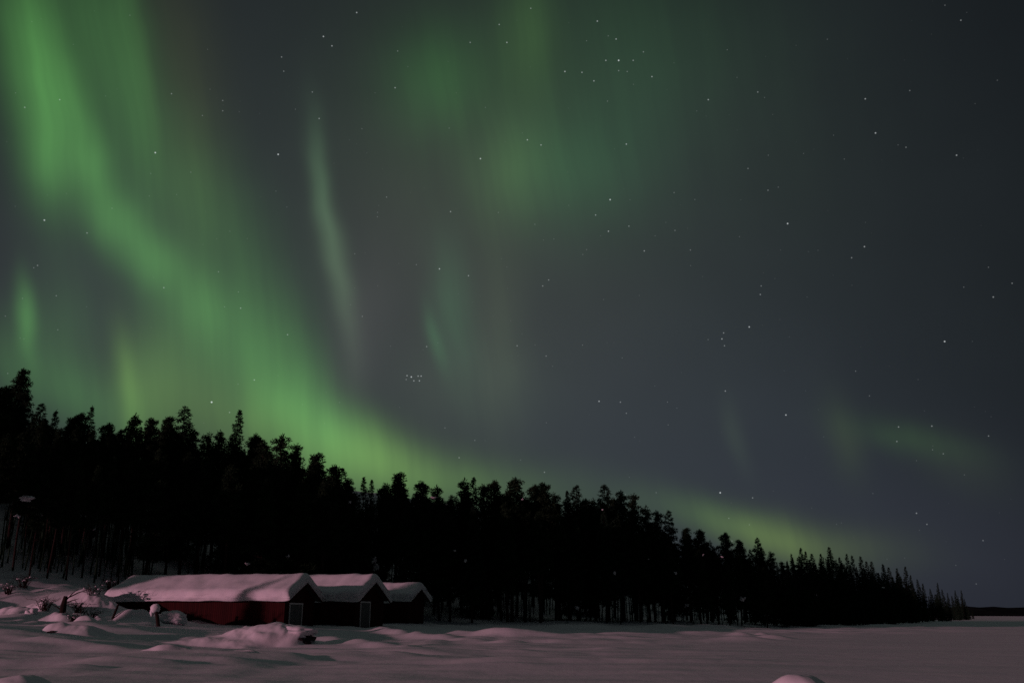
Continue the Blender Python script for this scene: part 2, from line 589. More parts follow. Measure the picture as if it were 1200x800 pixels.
def H(x, y):
    x, y = np.asarray(x, float), np.asarray(y, float)
    s = shore(x, y)
    bank = 0.95 * sstep(0, 15, s) + 0.028 * np.clip(s - 15, 0, 60)
    s2 = -0.8 * x + 0.6 * y - 62
    hill = 21 * sstep(0, 62, s2) * sstep(42, 74, y) * sstep(5, 30, s) * (1 - sstep(180, 320, y))
    near = np.exp(-((s + 4) / 16) ** 2)
    far_fade = 1 / (1 + (np.hypot(x, y) / 400) ** 2)
    n = 0.10 * vn(x * 0.06 + 3, y * 0.10) + 0.022 * vn(x * 0.3, y * 0.45 + 7)
    n = n + near * (0.34 * vn(x * 0.16 + 11, y * 0.34 + 5) + 0.16 * np.abs(vn(x * 0.45 + 4, y * 0.9)) + 0.42 * np.clip(vn(x * 0.22 + 40, y * 0.5 + 3) - 0.05, 0, 1) + 0.20 * np.clip(vn(x * 0.6 + 14, y * 0.8 + 33), 0, 1))
    n = n + sstep(2, 15, s) * (0.40 * vn(x * 0.13 + 31, y * 0.16) + 0.20 * vn(x * 0.4, y * 0.5 + 17))
    n = n * far_fade
    h = bank + hill + n + RIDGES(x, y)
    lump = sstep(-20, -27, x) * sstep(52, 60, y) * sstep(84, 74, y)
    h = h + lump * (0.75 * np.abs(vn(x * 0.30 + 9, y * 0.24 + 2)) + 0.5 * np.abs(vn(x * 0.75 + 1, y * 0.6)))
    h = h + 0.9 * np.exp(-((x + 34.0) / 3.2) ** 2 - ((y - 72.5) / 3.0) ** 2)
    for (bx, by, w, dp, hh, an) in BUMPS:
        h = h + hh * np.exp(-((x - bx) / w) ** 2 - ((y - by) / dp) ** 2)
    h = h + 0.75 * np.exp(-((x + 30) / 3.2) ** 2 - ((y - 70.2) / 1.6) ** 2) + 0.35 * np.exp(-((x + 26) / 2.2) ** 2 - ((y - 69.4) / 1.1) ** 2)
    return h


def hz(x, y):
    return float(H(np.array([x]), np.array([y]))[0])


def axis(spec):
    a = [spec[0][0]]
    for (_, end, step) in spec:
        k = max(1, int(round((end - a[-1]) / step)))
        st_ = (end - a[-1]) / k
        b = a[-1]
        a += [b + st_ * (i + 1) for i in range(k)]
    return np.array(a)


gx = axis([(-6000, -600, 900), (0, -160, 55), (0, -56, 2.6), (0, -34, 0.6), (0, 36, 0.34), (0, 70, 1.1), (0, 180, 4), (0, 700, 26), (0, 6000, 660)])
gy = axis([(-300, -40, 65), (0, 8, 6), (0, 58, 0.30), (0, 112, 0.5), (0, 160, 1.6), (0, 330, 5), (0, 900, 30), (0, 7000, 600)])
GX, GY = np.meshgrid(gx, gy)
GZ = H(GX.ravel(), GY.ravel()).reshape(GX.shape)
nx, ny = len(gx), len(gy)
me = bpy.data.meshes.new('snow_ground')
vs = np.stack([GX.ravel(), GY.ravel(), GZ.ravel()], 1)
ii = np.arange(nx * ny).reshape(ny, nx)
fs = np.stack([ii[:-1, :-1].ravel(), ii[:-1, 1:].ravel(), ii[1:, 1:].ravel(), ii[1:, :-1].ravel()], 1)
me.vertices.add(len(vs))
me.vertices.foreach_set('co', vs.ravel())
me.loops.add(fs.size)
me.loops.foreach_set('vertex_index', fs.ravel())
me.polygons.add(len(fs))
me.polygons.foreach_set('loop_start', np.arange(0, fs.size, 4))
me.polygons.foreach_set('use_smooth', np.ones(len(fs), bool))
me.update(calc_edges=True)
me.materials.append(M_SNOW)
go = bpy.data.objects.new('snow_ground', me)
COL.objects.link(go)
go['kind'] = 'structure'

# far wooded hills across the lake
hb = MB()
xs = np.linspace(-1800, 5200, 140)
rows = []
for j, (yy, k) in enumerate(((3000, 0), (3150, .55), (3320, 1.0), (3600, .8), (4000, 0))):
    for x in xs:
        prof = 6 + 44 * sstep(1380, 1600, x) * (0.75 + 0.9 * float(vn(np.array([x * 0.004]), np.array([2.5]))[0])) + 7 * float(vn(np.array([x * 0.03]), np.array([j * 3.1]))[0])
        rows.append((x, yy, -1 + max(2, prof) * k))
n = len(xs)
hb.add(rows, [(j * n + i, j * n + i + 1, (j + 1) * n + i + 1, (j + 1) * n + i) for j in range(4) for i in range(n - 1)])
ho = hb.build('hills', M_HILL)
ho['kind'] = 'structure'

# ------------------------------------------------------------------ cabins


def roof_snow(L, Wd, z_e, z_r, t, rng):
    """thick slab of snow over a pitched roof: rounded ridge, layered hanging eaves"""
    from mathutils import noise as mn
    hw = Wd / 2
    slope = (z_r - z_e) / hw
    top = []
    # half profile from ridge to eave, then back underneath
    for k in range(10):
        f = k / 9
        y = hw * f * 1.0
        z = z_r - slope * y + t * (1.0 - 0.12 * f)
        if k == 0:
            z -= 0.14
        if k == 1:
            z -= 0.03
        top.append((y, z))
    ez = z_e
    eave = [(hw + 0.10, ez + t * 0.70), (hw + 0.14, ez + t * 0.52), (hw + 0.10, ez + t * 0.47), (hw + 0.15, ez + t * 0.36), (hw + 0.13, ez + t * 0.24),
            (hw + 0.09, ez + t * 0.20), (hw + 0.11, ez + t * 0.05), (hw + 0.02, ez - 0.02)]
    right = top + eave
    prof = [(-y, z) for (y, z) in right[::-1]] + right[1:]
    under = [(hw * 0.5, z_r - slope * hw * 0.5 + 0.004), (0, z_r + 0.004), (-hw * 0.5, z_r - slope * hw * 0.5 + 0.004)]
    prof = prof + under
    m = len(prof)
    ns = 64
    o = Vector((rng.uniform(0, 90), rng.uniform(0, 90), 0))
    vs_, fs_ = [], []
    for i in range(ns + 1):
        f = i / ns
        x = -L / 2 + L * f
        edge = min(f, 1 - f) * L
        rd = math.sqrt(max(0.0, 1 - (1 - min(1, edge / 0.30)) ** 2))
        for j, (y, z) in enumerate(prof):
            un = j >= m - 3
            base = z_r - slope * abs(y)
            if un:
                vs_.append((x, y, z))
                continue
            q = Vector((x * 0.55, y * 0.6, 0)) + o
            dn = 0.16 * mn.noise(q) + 0.10 * mn.noise(q * 2.3) + 0.05 * mn.noise(q * 5.3)
            zz = base + (z - base) * (0.55 + 0.45 * rd) * (1 + 0.9 * dn)
            yy = y + (0.12 * mn.noise(Vector((x * 0.7, z * 3.0, 7)) + o) + 0.06 * mn.noise(Vector((x * 2.2, z * 8, 2)) + o)) * (1 if abs(y) > hw * 0.95 else 0.2) * (1 if y > 0 else -1)
            xx = x + (0.22 * mn.noise(Vector((y * 1.2, z * 2.0, 3)) + o) if i in (0, ns) else 0)
            if abs(y) > hw:     # the lip sags unevenly below the roof edge
                zz -= (0.10 + 0.09 * mn.noise(Vector((x * 0.6, 3.3, y)) + o) + 0.025 * mn.noise(Vector((x * 2.8, 8.3, y)) + o)) * (0.4 + 0.6 * rd) * (1 if z < z_e + 0.7 * t else 0.5)
            vs_.append((xx, yy, zz))
    for i in range(ns):
        for j in range(m):
            a, b = i * m + j, i * m + (j + 1) % m
            fs_.append((a, a + m, b + m, b))
    fs_.append(tuple(range(m)))
    fs_.append(tuple(ns * m + j for j in range(m))[::-1])
    mb = MB()
    mb.add(vs_, fs_)
    return mb


def cabin(label, corner_px, Y, L, Wd, turn, z_base, z_eave, z_apex, door, snow_t, seed, over=0.45):
    rng = random.Random(seed)
    t = R(turn)
    c = at(corner_px, 722, Y)
    ax = Vector((math.cos(t), -math.sin(t), 0))
    ay = Vector((math.sin(t), math.cos(t), 0))
    ctr = Vector((c.x, Y, 0)) - ax * (L / 2) + ay * (Wd / 2)
    root = thing('red_cabin', label, 'cabin', (ctr.x, ctr.y, z_base), -t, 'red cabins by the shore')
    ze, za = z_eave - z_base, z_apex - z_base
    h = Wd / 2
    b = MB()
    z0 = -0.9
    pf = [(-h, z0), (h, z0), (h, ze + 0.12), (0, za), (-h, ze + 0.12)]
    b.add([(-L / 2, y, z) for y, z in pf] + [(L / 2, y, z) for y, z in pf],
          [(0, 1, 2, 3, 4)[::-1], (5, 6, 7, 8, 9)] + [(i, (i + 1) % 5, (i + 1) % 5 + 5, i + 5)[::-1] for i in range(5)])
    wall = b.build('wall', M_RED, root)
    # roof boards
    slope = (za - ze - 0.12) / h
    ho_ = h + over
    zr = za + 0.10
    r = MB()
    zt = zr - slope * ho_
    pr = [(-ho_, zt), (0, zr), (ho_, zt), (ho_, zt - 0.10), (0, zr - 0.10), (-ho_, zt - 0.10)]
    x0, x1 = -L / 2 - over, L / 2 + over
    r.add([(x0, y, z) for y, z in pr] + [(x1, y, z) for y, z in pr],
          [(0, 1, 4, 5), (1, 2, 3, 4), (6, 11, 10, 7), (7, 10, 9, 8)] + [(i, i + 6, (i + 1) % 6 + 6, (i + 1) % 6) for i in range(6)])
    roof = r.build('roof', M_ROOF, root)
    # barge boards under the gable snow
    for sx in (-1, 1):
        for sy in (-1, 1):
            q = MB()
            xa = sx * (L / 2 + over + 0.004)
            xb = xa + sx * 0.035
            pts = [(0, zr - 0.02), (sy * ho_, zt - 0.02), (sy * ho_, zt - 0.20), (0, zr - 0.20)]
            q.add([(xa, y, z) for y, z in pts] + [(xb, y, z) for y, z in pts],
                  [(0, 1, 2, 3), (4, 7, 6, 5)] + [(i, i + 4, (i + 1) % 4 + 4, (i + 1) % 4) for i in range(4)])
            q.build('barge_board', M_RED, root)
    sn_ = roof_snow(L + 2 * over + 0.25, 2 * (ho_ + 0.05), zt, zr, snow_t, rng)
    so = sn_.build('roof_snow', M_SNOWP, roof, True)
    # door with a pale frame on the gable that faces the lake
    if door:
        y0, y1, ztop = -h + door[0], -h + door[1], door[2] - z_base
        xg = L / 2
        d = MB()
        d.box((xg + 0.012, (y0 + y1) / 2, (ztop - 0.6) / 2), (0.03, y1 - y0, ztop + 0.6))
        dr = d.build('door', M_DOOR, root)
        fr = MB()
        fw = door[3]
        fr.box((xg + 0.03, y0 - fw / 2, (ztop - 0.6) / 2), (0.06, fw, ztop + 0.6))
        fr.box((xg + 0.03, y1 + fw / 2, (ztop - 0.6) / 2), (0.06, fw, ztop + 0.6))
        fr.box((xg + 0.033, (y0 + y1) / 2, ztop + fw / 2 + 0.002), (0.066, y1 - y0 + 2 * fw, fw))
        fr.build('door_frame', M_WHITE, dr)
        hd = MB()
        hd.tube([(xg + 0.03, y1 - 0.14, 0.75), (xg + 0.085, y1 - 0.14, 0.75), (xg + 0.085, y1 - 0.14, 0.92), (xg + 0.03, y1 - 0.14, 0.92)], [0.012] * 4, 6)
        hd.build('handle', M_ROCK, dr)
    return root


cabin('long low red cabin nearest the lake with a wide pale-framed door', 333, 70, 14.6, 5.35, 12,
      0.88, 2.80, 4.10, (0.85, 2.95, 2.50, 0.11), 0.80, 3)
cabin('red cabin half hidden behind the long one, narrow framed door in its gable', 416, 77, 12.0, 5.7, 16,
      1.15, 2.88, 4.38, (1.0, 2.75, 2.72, 0.11), 0.82, 4)
cabin('small red cabin at the end of the row with no door facing the lake', 478, 88, 8.0, 4.7, 13,
      1.10, 3.05, 4.10, None, 0.74, 5)

# ------------------------------------------------------------------ snow mounds, posts, bushes
rng = random.Random(11)


def mound(px, py, Y, rx, ry, h, label, group='snow mounds on the shore', seed=1, sub=None, z=None, rz=0, bumpy=0.2):
    p = at(px, py, Y)
    zg = hz(p.x, Y) if z is None else z
    r_ = random.Random(seed)
    b = MB()
    b.lump((0, 0, 0), (rx, ry, h), r_, 40, 24, bumpy, 1.5)
    if sub:
        for (dx, dy, dz, ax_, ay_, az_) in sub:
            b.lump((dx, dy, dz), (ax_, ay_, az_), r_, 28, 16, 0.22, 1.8)
    o = b.build('snow_mound', M_SNOWP, None, True)
    o.location = (p.x, Y, zg)
    o.rotation_euler = (0, 0, rz)
    tag(o, label, 'snow mound', group)
    return o


def drift_mesh(bumps, seed, base=None, shear=0.0, rough=1.0, step=0.075):
    """a wind-blown heap: its foot runs out into the ground; shear lets the far right lip overhang"""
    from mathutils import noise as mn
    o = Vector((seed * 7.3, seed * 3.1, 0))
    x0 = min(b_[0] - 2.1 * b_[2] for b_ in bumps)
    x1 = max(b_[0] + 2.1 * b_[2] for b_ in bumps)
    y0 = min(b_[1] - 2.1 * b_[3] for b_ in bumps)
    y1 = max(b_[1] + 2.1 * b_[3] for b_ in bumps)
    nx_, ny_ = int((x1 - x0) / step) + 2, int((y1 - y0) / step) + 2
    vs_ = []
    for j in range(ny_):
        for i in range(nx_):
            x, y = x0 + (x1 - x0) * i / (nx_ - 1), y0 + (y1 - y0) * j / (ny_ - 1)
            w = Vector((x * 0.9, y * 0.9, 0)) + o
            xw = x + 0.22 * rough * mn.noise(w * 1.3)
            yw = y + 0.22 * rough * mn.noise(w * 1.3 + Vector((9, 4, 0)))
            h = 0.0
            for (bx, by, rx, ry, hh) in bumps:
                q = ((xw - bx) / rx) ** 2 + ((yw - by) / ry) ** 2
                e = hh * math.exp(-0.8 * q ** 1.6)
                h = (h ** 3 + e ** 3) ** (1 / 3)
            top = max(b_[4] for b_ in bumps)
            h *= 1 + rough * (0.16 * mn.noise(w * 1.1 + Vector((3, 8, 1))) + 0.10 * mn.noise(w * 2.6) + 0.05 * mn.noise(w * 6.0))
            xs_ = x + shear * max(0.0, x) ** 0.5 * (h / top) ** 1.6 * 0.6 if x > 0 else x
            vs_.append((xs_, y, h - 0.06))
    if base is not None:
        va = np.array(vs_)
        va[:, 2] += H(va[:, 0] + base[0], va[:, 1] + base[1]) - base[2]
        vs_ = va.tolist()
    mb = MB()
    mb.add(vs_, [(j * nx_ + i, j * nx_ + i + 1, (j + 1) * nx_ + i + 1, (j + 1) * nx_ + i) for j in range(ny_ - 1) for i in range(nx_ - 1)])
    return mb


def drift(px, py, Y, bumps, label, seed, rough=1.0):
    p = at(px, py, Y)
    z0 = hz(p.x, Y)
    o = drift_mesh(bumps, seed, (p.x, Y, z0), rough=rough).build('snow_mound', M_SNOWP, None, True)
    o.location = (p.x, Y, z0)
    tag(o, label, 'snow mound', 'snow mounds on the shore')
    return o


# the big mound in front of the cabins, hollow under its right end
bm_ = thing('snow_mound', 'large snow mound before the long cabin, dark hollow under its right end', 'snow mound', (0, 0, 0), 0, 'snow mounds on the shore')
Yb = 50.0
pc = at(306, 740, Yb)
bm_.location = (pc.x, Yb, hz(pc.x, Yb) - 0.05)
r_ = random.Random(21)
drift_mesh([(-0.6, 0.4, 1.7, 1.3, 0.80), (1.2, 0.2, 1.2, 1.1, 0.80), (-2.5, -0.2, 1.4, 1.2, 0.42), (-0.8, -1.3, 1.3, 0.8, 0.30), (0.3, -0.6, 0.9, 0.7, 0.58), (-3.6, -0.6, 1.2, 0.8, 0.22)], 21, tuple(bm_.location), shear=0.8, rough=0.9).build('snow_cap', M_SNOWP, bm_, True)
b = MB()
b.lump((1.85, 0.3, 0.47), (1.10, 0.95, 0.30), r_, 44, 26, 0.14, 2.0)
b.build('overhang', M_SNOWP, bm_, True)
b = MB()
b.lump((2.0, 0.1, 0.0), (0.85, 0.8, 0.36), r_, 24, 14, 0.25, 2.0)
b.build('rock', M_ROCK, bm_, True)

lm = thing('snow_mound', 'smooth low snow mound with a small dark gap at its foot, left of the posts', 'snow mound', (0, 0, 0), 0, 'snow mounds on the shore')
Yl = 50.0
pl_ = at(88, 748, Yl)
lm.location = (pl_.x, Yl, hz(pl_.x, Yl))
drift_mesh([(0.2, 0, 1.5, 1.0, 0.55), (-0.9, -0.3, 0.7, 0.6, 0.60), (1.5, 0.2, 1.2, 0.8, 0.3)], 22, tuple(lm.location), rough=0.8).build('snow_cap', M_SNOWP, lm, True)
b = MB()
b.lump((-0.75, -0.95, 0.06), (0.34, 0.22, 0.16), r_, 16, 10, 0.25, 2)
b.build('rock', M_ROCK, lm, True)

mound(938, 800, 18.0, 0.70, 0.66, 0.57, 'rounded snow hump poking into the lower edge of the open snow', seed=8, z=0.0, bumpy=0.06)
mound(22, 800, 18.0, 0.85, 0.7, 0.52, 'dark smooth snow hump at the lower corner below the shore bank', seed=9, z=0.0, bumpy=0.06)
mound(203, 722, 67.2, 1.0, 0.7, 0.50, 'puffy snow pillow resting against the long cabin wall beside the snow-capped post', seed=14, z=1.50,
      sub=[(0.55, -0.4, -0.18, 0.5, 0.4, 0.26), (0.95, -0.5, -0.28, 0.28, 0.28, 0.18)])
drift(158, 727, 66.5, [(0, 0, 1.2, 0.8, 0.75), (0.9, -0.1, 0.9, 0.6, 0.42), (-0.9, 0, 0.7, 0.6, 0.5)], 'sloping snow heap between the two dark posts', 15)
drift(196, 773, 36, [(0, 0, 0.55, 0.4, 0.24), (0.5, 0.1, 0.4, 0.3, 0.16), (-0.6, 0, 0.5, 0.3, 0.13)], 'small snow lump on the lake ice under the shore bank', 16)
drift(283, 770, 38, [(0, 0, 0.6, 0.45, 0.36), (0.55, 0, 0.4, 0.3, 0.26), (-0.6, 0.1, 0.6, 0.4, 0.22)], 'jagged little snow heap in front of the large mound', 17)
drift(112, 722, 66, [(0, 0, 1.2, 0.9, 0.50), (0.9, 0.5, 0.8, 0.6, 0.35), (-1.1, -0.3, 0.9, 0.7, 0.45)], 'humped snow over a buried bush just left of the thin leaning post', 31, 1.3)
drift(117, 703, 70, [(0, 0, 1.4, 1.0, 0.55), (-1.2, 0.2, 1.0, 0.8, 0.5)], 'bulging snow drift against the left roof corner of the long cabin', 32, 1.3)
drift(52, 722, 67, [(0, 0, 1.2, 0.8, 0.7), (-1.0, 0, 0.8, 0.7, 0.5)], 'broad snow hump on the bank left of the leaning stump', 33, 1.3)
drift(14, 726, 66, [(0, 0, 1.2, 0.8, 0.65), (0.9, -0.2, 0.7, 0.5, 0.4)], 'snow hump nearest the left edge at the foot of the wooded hill', 34, 1.2)
drift(66, 731, 62, [(0, 0, 0.8, 0.6, 0.55), (-0.6, -0.1, 0.6, 0.4, 0.3), (0.7, -0.2, 0.7, 0.5, 0.3)], 'pink lit snow tuft beside the dark leaning stump', 18, 1.2)
drift(95, 739, 58, [(0, 0, 0.5, 0.4, 0.30), (0.5, 0, 0.4, 0.3, 0.2)], 'small snow clump on the bank just below the leaning stump', 19)
mound(35, 727, 64, 0.40, 0.35, 0.26, 'lone small snow ball on the bank at the foot of the wooded hill', seed=20)


def post(px0, py0, px1, py1, Y, r0, label, cap):
    a, c = at(px0, py0, Y), at(px1, py1, Y)
    root = thing('wooden_post', label, 'post', (c.x, Y, c.z), 0, 'dark posts before the long cabin')
    d = a - c
    b = MB()
    b.tube([(-0.4 * d.x, 0, -0.4 * d.z), (0, 0, 0), (d.x * 0.5, 0.01, d.z * 0.5), (d.x, 0, d.z)], [r0 * 1.1, r0 * 1.05, r0, r0 * 0.95], 8)
    b.build('shaft', M_WOOD, root)
    if cap:
        b = MB()
        b.lump((d.x - 0.08, 0.06, d.z + 0.02), (0.34, 0.30, 0.30), random.Random(3), 22, 14, 0.12, 1.5)
        b.lump((d.x - 0.26, 0.06, d.z - 0.22), (0.16, 0.2, 0.26), random.Random(4), 16, 10, 0.15, 1.5)
        b.build('snow_cap', M_SNOWP, root, True)
    return root


post(139, 707, 130, 729, 66.0, 0.085, 'thin bare dark post leaning to the right before the cabin wall', False)
post(183, 713, 186, 738, 63.5, 0.13, 'thick dark post with a round cap of snow before the cabin wall', True)

# leaning stump
a, c = at(77, 698, 62), at(68, 736, 62)
root = thing('leaning_stump', 'dark broken tree stump leaning right on the snowy bank', 'stump', (c.x, 62, c.z))
d = a - c
b = MB()
b.tube([(-.2 * d.x, 0, -.2 * d.z), (0, 0, 0), (d.x * .35 + .05, .05, d.z * .35), (d.x * .7, 0, d.z * .7), (d.x, 0, d.z)], [.26, .24, .2, .2, .12], 9)
b.build('trunk', M_BARK, root)
for (f, ex, ey, ez) in ((.9, 1.5, .3, .7), (.75, 1.1, -.3, .35), (.55, -.7, -.2, .4), (.8, .6, .5, .9)):
    q = MB()
    s0 = Vector((d.x * f, 0, d.z * f))
    q.tube([s0, s0 + Vector((ex * .5, ey * .5, ez * .6)), s0 + Vector((ex, ey, ez))], [.05, .035, .01], 6)
    q.build('branch', M_BARK, root)


def bush_mesh(seed, h):
    r_ = random.Random(seed)
    b, s = MB(), []
    for k in range(26):
        az = r_.uniform(0, 2 * math.pi)
        lean = r_.uniform(.15, .95)
        ln = h * r_.uniform(.55, 1.15)
        p0 = Vector((r_.uniform(-.25, .25), r_.uniform(-.25, .25), -.1))
        p1 = p0 + Vector((math.cos(az) * lean * ln * .4, math.sin(az) * lean * ln * .4, ln * .55))
        p2 = p1 + Vector((math.cos(az) * lean * ln * .55, math.sin(az) * lean * ln * .55, ln * .3 * (1 - lean)))
        b.tube([p0, p1, p2], [.03, .02, .006], 5)
        for j in range(3):
            q = p1.lerp(p2, r_.random())
            e = q + Vector((r_.uniform(-.4, .4), r_.uniform(-.4, .4), r_.uniform(0, .35)))
            b.tube([q, e], [.012, .004], 4)
        if r_.random() < .42:
            m_ = p1.lerp(p2, r_.uniform(.2, .9))
            q = MB()
            s.append(q)
            q.lump((m_.x, m_.y, m_.z + .05), (r_.uniform(.06, .22), r_.uniform(.05, .14), r_.uniform(.03, .065)), r_, 10, 6, .3, 2)
    return b, s


bush_protos = []
for k in range(3):
    b, s = bush_mesh(40 + k, 1.5)
    bush_protos.append((b.mesh('branches', M_BARK), [q.mesh('snow_clump', M_SNOWP, True) for q in s]))
BUSH = [(97, 692, 67, 1.0, 'snow-dusted bare bush under the end of the long cabin roof'),
        (112, 686, 70, 1.05, 'snow-dusted bare bush pressed against the left roof corner of the long cabin'),
        (52, 712, 66, .95, 'snow-dusted bare bush up the bank from the leaning stump'),
        (106, 712, 64, .9, 'snow-dusted bare bush between the leaning stump and the thin post'),
        (84, 726, 61, .55, 'low snow-dusted bare bush right beside the leaning stump'),
        (28, 690, 72, .9, 'snow-dusted bare bush among the trunks near the left edge'),
        (132, 672, 78, 1.0, 'snow-dusted bare bush on the slope above the left end of the long cabin'),
        (8, 708, 70, .8, 'snow-dusted bare bush at the very left edge of the bank')]
for k, (px, py, Y, s_, lab) in enumerate(BUSH):
    p = at(px, py, Y)
    t = thing('bare_bush', lab, 'bush', (p.x, Y, hz(p.x, Y)), k * 1.3, 'bare bushes on the snowy bank')
    t.scale = (s_, s_, s_)
    br_, sn_ = bush_protos[k % 3]
    for nm, m_ in [('branches', br_)] + [('snow_clump', q) for q in sn_]:
        o = bpy.data.objects.new(nm, m_)
        COL.objects.link(o)
        o.parent = t

# ------------------------------------------------------------------ trees


class TriBag:
    def __init__(s):
        s.t = []

    def clump(s, c, r, n, g, ln=(0.22, 0.45), w=0.055, up=0.15):
        c = np.asarray(c)
        d = g.normal(size=(n, 3))
        d /= np.linalg.norm(d, axis=1)[:, None]
        p = c + d * np.asarray(r) * (g.rand(n, 1) ** 0.45)
        e = d + g.normal(size=(n, 3)) * 0.6
        e[:, 2] += up
        e /= np.linalg.norm(e, axis=1)[:, None]
        L_ = g.uniform(ln[0], ln[1], (n, 1))
        q = np.cross(e, g.normal(size=(n, 3)))
        q /= np.linalg.norm(q, axis=1)[:, None] + 1e-9
        s.t.append(np.stack([p - q * w, p + q * w, p + e * L_], 1))

    def arr(s):
        return np.concatenate(s.t, 0)


def tri_mesh(name, T, m):
    me_ = bpy.data.meshes.new(name)
    nv = len(T) * 3
    me_.vertices.add(nv)
    me_.vertices.foreach_set('co', T.reshape(-1).astype(np.float32))
    me_.loops.add(nv)
    me_.loops.foreach_set('vertex_index', np.arange(nv))
    me_.polygons.add(len(T))
    me_.polygons.foreach_set('loop_start', np.arange(0, nv, 3))
    me_.update(calc_edges=True)
    me_.materials.append(m)
    return me_


HN = 15.0       # nominal height of every tree model


def make_pine(seed, high):
    g = np.random.RandomState(seed)
    T, tr = TriBag(), MB()
    cb_ = HN * (g.uniform(.36, .48) if high else g.uniform(.16, .34))
    Rm = HN * g.uniform(.095, .140)
    bend = g.uniform(-.35, .35, 2)
    shp = g.uniform(.80, 1.30)

    def axis_pt(z):
        f = z / HN
        return np.array([bend[0] * f * f * 1.2 + .12 * math.sin(f * 7 + seed), bend[1] * f * f * 1.2, z])
    zs = np.linspace(-.5, HN * .97, 12)
    tr.tube([axis_pt(z) for z in zs], [max(.02, .19 * (1 - max(0, z) / HN) ** .75 + .012) for z in zs], 8)
    nl = g.randint(48, 62)
    for k in range(nl):
        f = (k + g.rand() * .8) / nl
        z = cb_ + (HN * .95 - cb_) * f
        prof = (min(1, (f + .14) / .30) ** .7) * (max(0.0, 1 - max(0, f - .22) / .82) ** shp)
        L_ = Rm * prof * g.uniform(.55, 1.25) + .25
        az = k * 2.4 + g.uniform(-.6, .6)
        rise = g.uniform(-.05, .35) + .45 * f
        a0 = axis_pt(z)
        dv = np.array([math.cos(az), math.sin(az), rise])
        mid = a0 + dv * L_ * .55 + [0, 0, -.06]
        end = a0 + dv * L_
        tr.tube([a0, mid, end], [.05 * (1 - f) + .018, .03 * (1 - f) + .012, .008], 4)
        for ff, rr in ((.25, .36), (.55, .40), (.82, .46), (1.0, .42)):
            if L_ * ff < .22 and ff < 1:
                continue
            p = a0 + dv * L_ * ff + g.normal(size=3) * [.16, .16, .10]
            r0 = rr * g.uniform(.7, 1.3) * (1.0 if f < .85 else .75)
            T.clump(p + [0, 0, .06], [r0, r0, r0 * .62], int(42 * r0 / .42) + 10, g, (.16, .32), .055, .3)
            if L_ > 1.1:
                side = np.array([-math.sin(az), math.cos(az), 0.0]) * g.choice([-1, 1]) * g.uniform(.3, .65)
                T.clump(p + side, [r0 * .8, r0 * .8, r0 * .5], int(26 * r0 / .42) + 8, g, (.18, .34), .05, .25)
    tp = axis_pt(HN * .96)
    for dz in (0, .25, -.35):
        T.clump(tp + [g.uniform(-.1, .1), g.uniform(-.1, .1), dz], [.30, .30, .26], 30, g, (.16, .3), .045, .5)
    for k in range(g.randint(9, 15)):    # upright shoots that knob the outline
        f = g.uniform(.55, 1.0)
        z = cb_ + (HN * .95 - cb_) * f
        rr = Rm * (max(0.0, 1 - max(0, f - .22) / .82) ** shp) * g.uniform(.5, 1.05)
        az = g.uniform(0, 6.28)
        T.clump(axis_pt(z) + [math.cos(az) * rr, math.sin(az) * rr, .35], [.13, .13, .36], 26, g, (.14, .28), .045, .9)
    for k in range(g.randint(4, 9)):     # dead stubs below the crown
        z = cb_ * g.uniform(.45, 1)
        az = g.uniform(0, 6.28)
        a0 = axis_pt(z)
        tr.tube([a0, a0 + np.array([math.cos(az), math.sin(az), g.uniform(-.2, .2)]) * g.uniform(.4, 1.3)], [.025, .006], 4)
    return tr, T.arr()


def make_spruce(seed, slim):
    g = np.random.RandomState(seed)
    T, tr = TriBag(), MB()
    cb_ = HN * (g.uniform(.02, .08) if slim else g.uniform(.06, .2))
    Rm = HN * (g.uniform(.070, .095) if slim else g.uniform(.115, .150))
    zs = np.linspace(-.5, HN * .985, 10)
    tr.tube([(0.08 * math.sin(z * .4 + seed), 0, z) for z in zs], [max(.012, .17 * (1 - max(0, z) / HN) ** .9) for z in zs], 7)
    z = cb_
    while z < HN * .985:
        f = (z - cb_) / (HN - cb_)
        Lw = Rm * (1 - f) ** (.80 if slim else .72) * min(1, (f + .10) / .16)
        for k in range(6 if f < .75 else 5):
            L_ = Lw * g.uniform(.65, 1.18) + .04
            az = g.uniform(0, 6.28)
            dr = -.42 + .75 * f + g.uniform(-.12, .12)
            dv = np.array([math.cos(az), math.sin(az), dr])
            a0 = np.array([0.08 * math.sin(z * .4 + seed), 0, z + g.uniform(-.1, .1)])
            nseg = max(1, int(L_ / .32))
            for j in range(nseg):
                ff = (j + .9) / nseg
                p = a0 + dv * L_ * ff + [0, 0, .18 * ff * ff * L_ * .5]
                wd = (.16 + .18 * (1 - ff) * L_ * .5) * min(1, .35 + L_)
                kk = min(1, .30 + L_ * .9)
                T.clump(p, [wd, wd, .13 * kk], 14, g, (.18 * kk, .38 * kk), .055 * kk + .008, -.35)
        z += g.uniform(.19, .29) * (1.15 - .45 * f)
    T.clump([0.08 * math.sin(HN * .4 + seed), 0, HN * .975], [.06, .06, .30], 22, g, (.12, .3), .03, 1.2)
    return tr, T.arr()


models = {'pine_tree': [], 'spruce_tree': [], 'slim': []}
for s_ in range(8):
    tr, T = make_pine(100 + s_, s_ < 3)
    models['pine_tree'].append((tr.mesh('trunk', M_BARK), tri_mesh('crown', T, M_PINE), T, tr))
for s_ in range(4):
    tr, T = make_spruce(200 + s_, False)
    models['spruce_tree'].append((tr.mesh('trunk', M_BARK), tri_mesh('crown', T, M_SPRUCE), T, tr))
for s_ in range(4):
    tr, T = make_spruce(300 + s_, True)
    models['slim'].append((tr.mesh('trunk', M_BARK), tri_mesh('crown', T, M_SPRUCE), T, tr))

tg = random.Random(77)
TREES = []      # (px, Y, object, x, height)


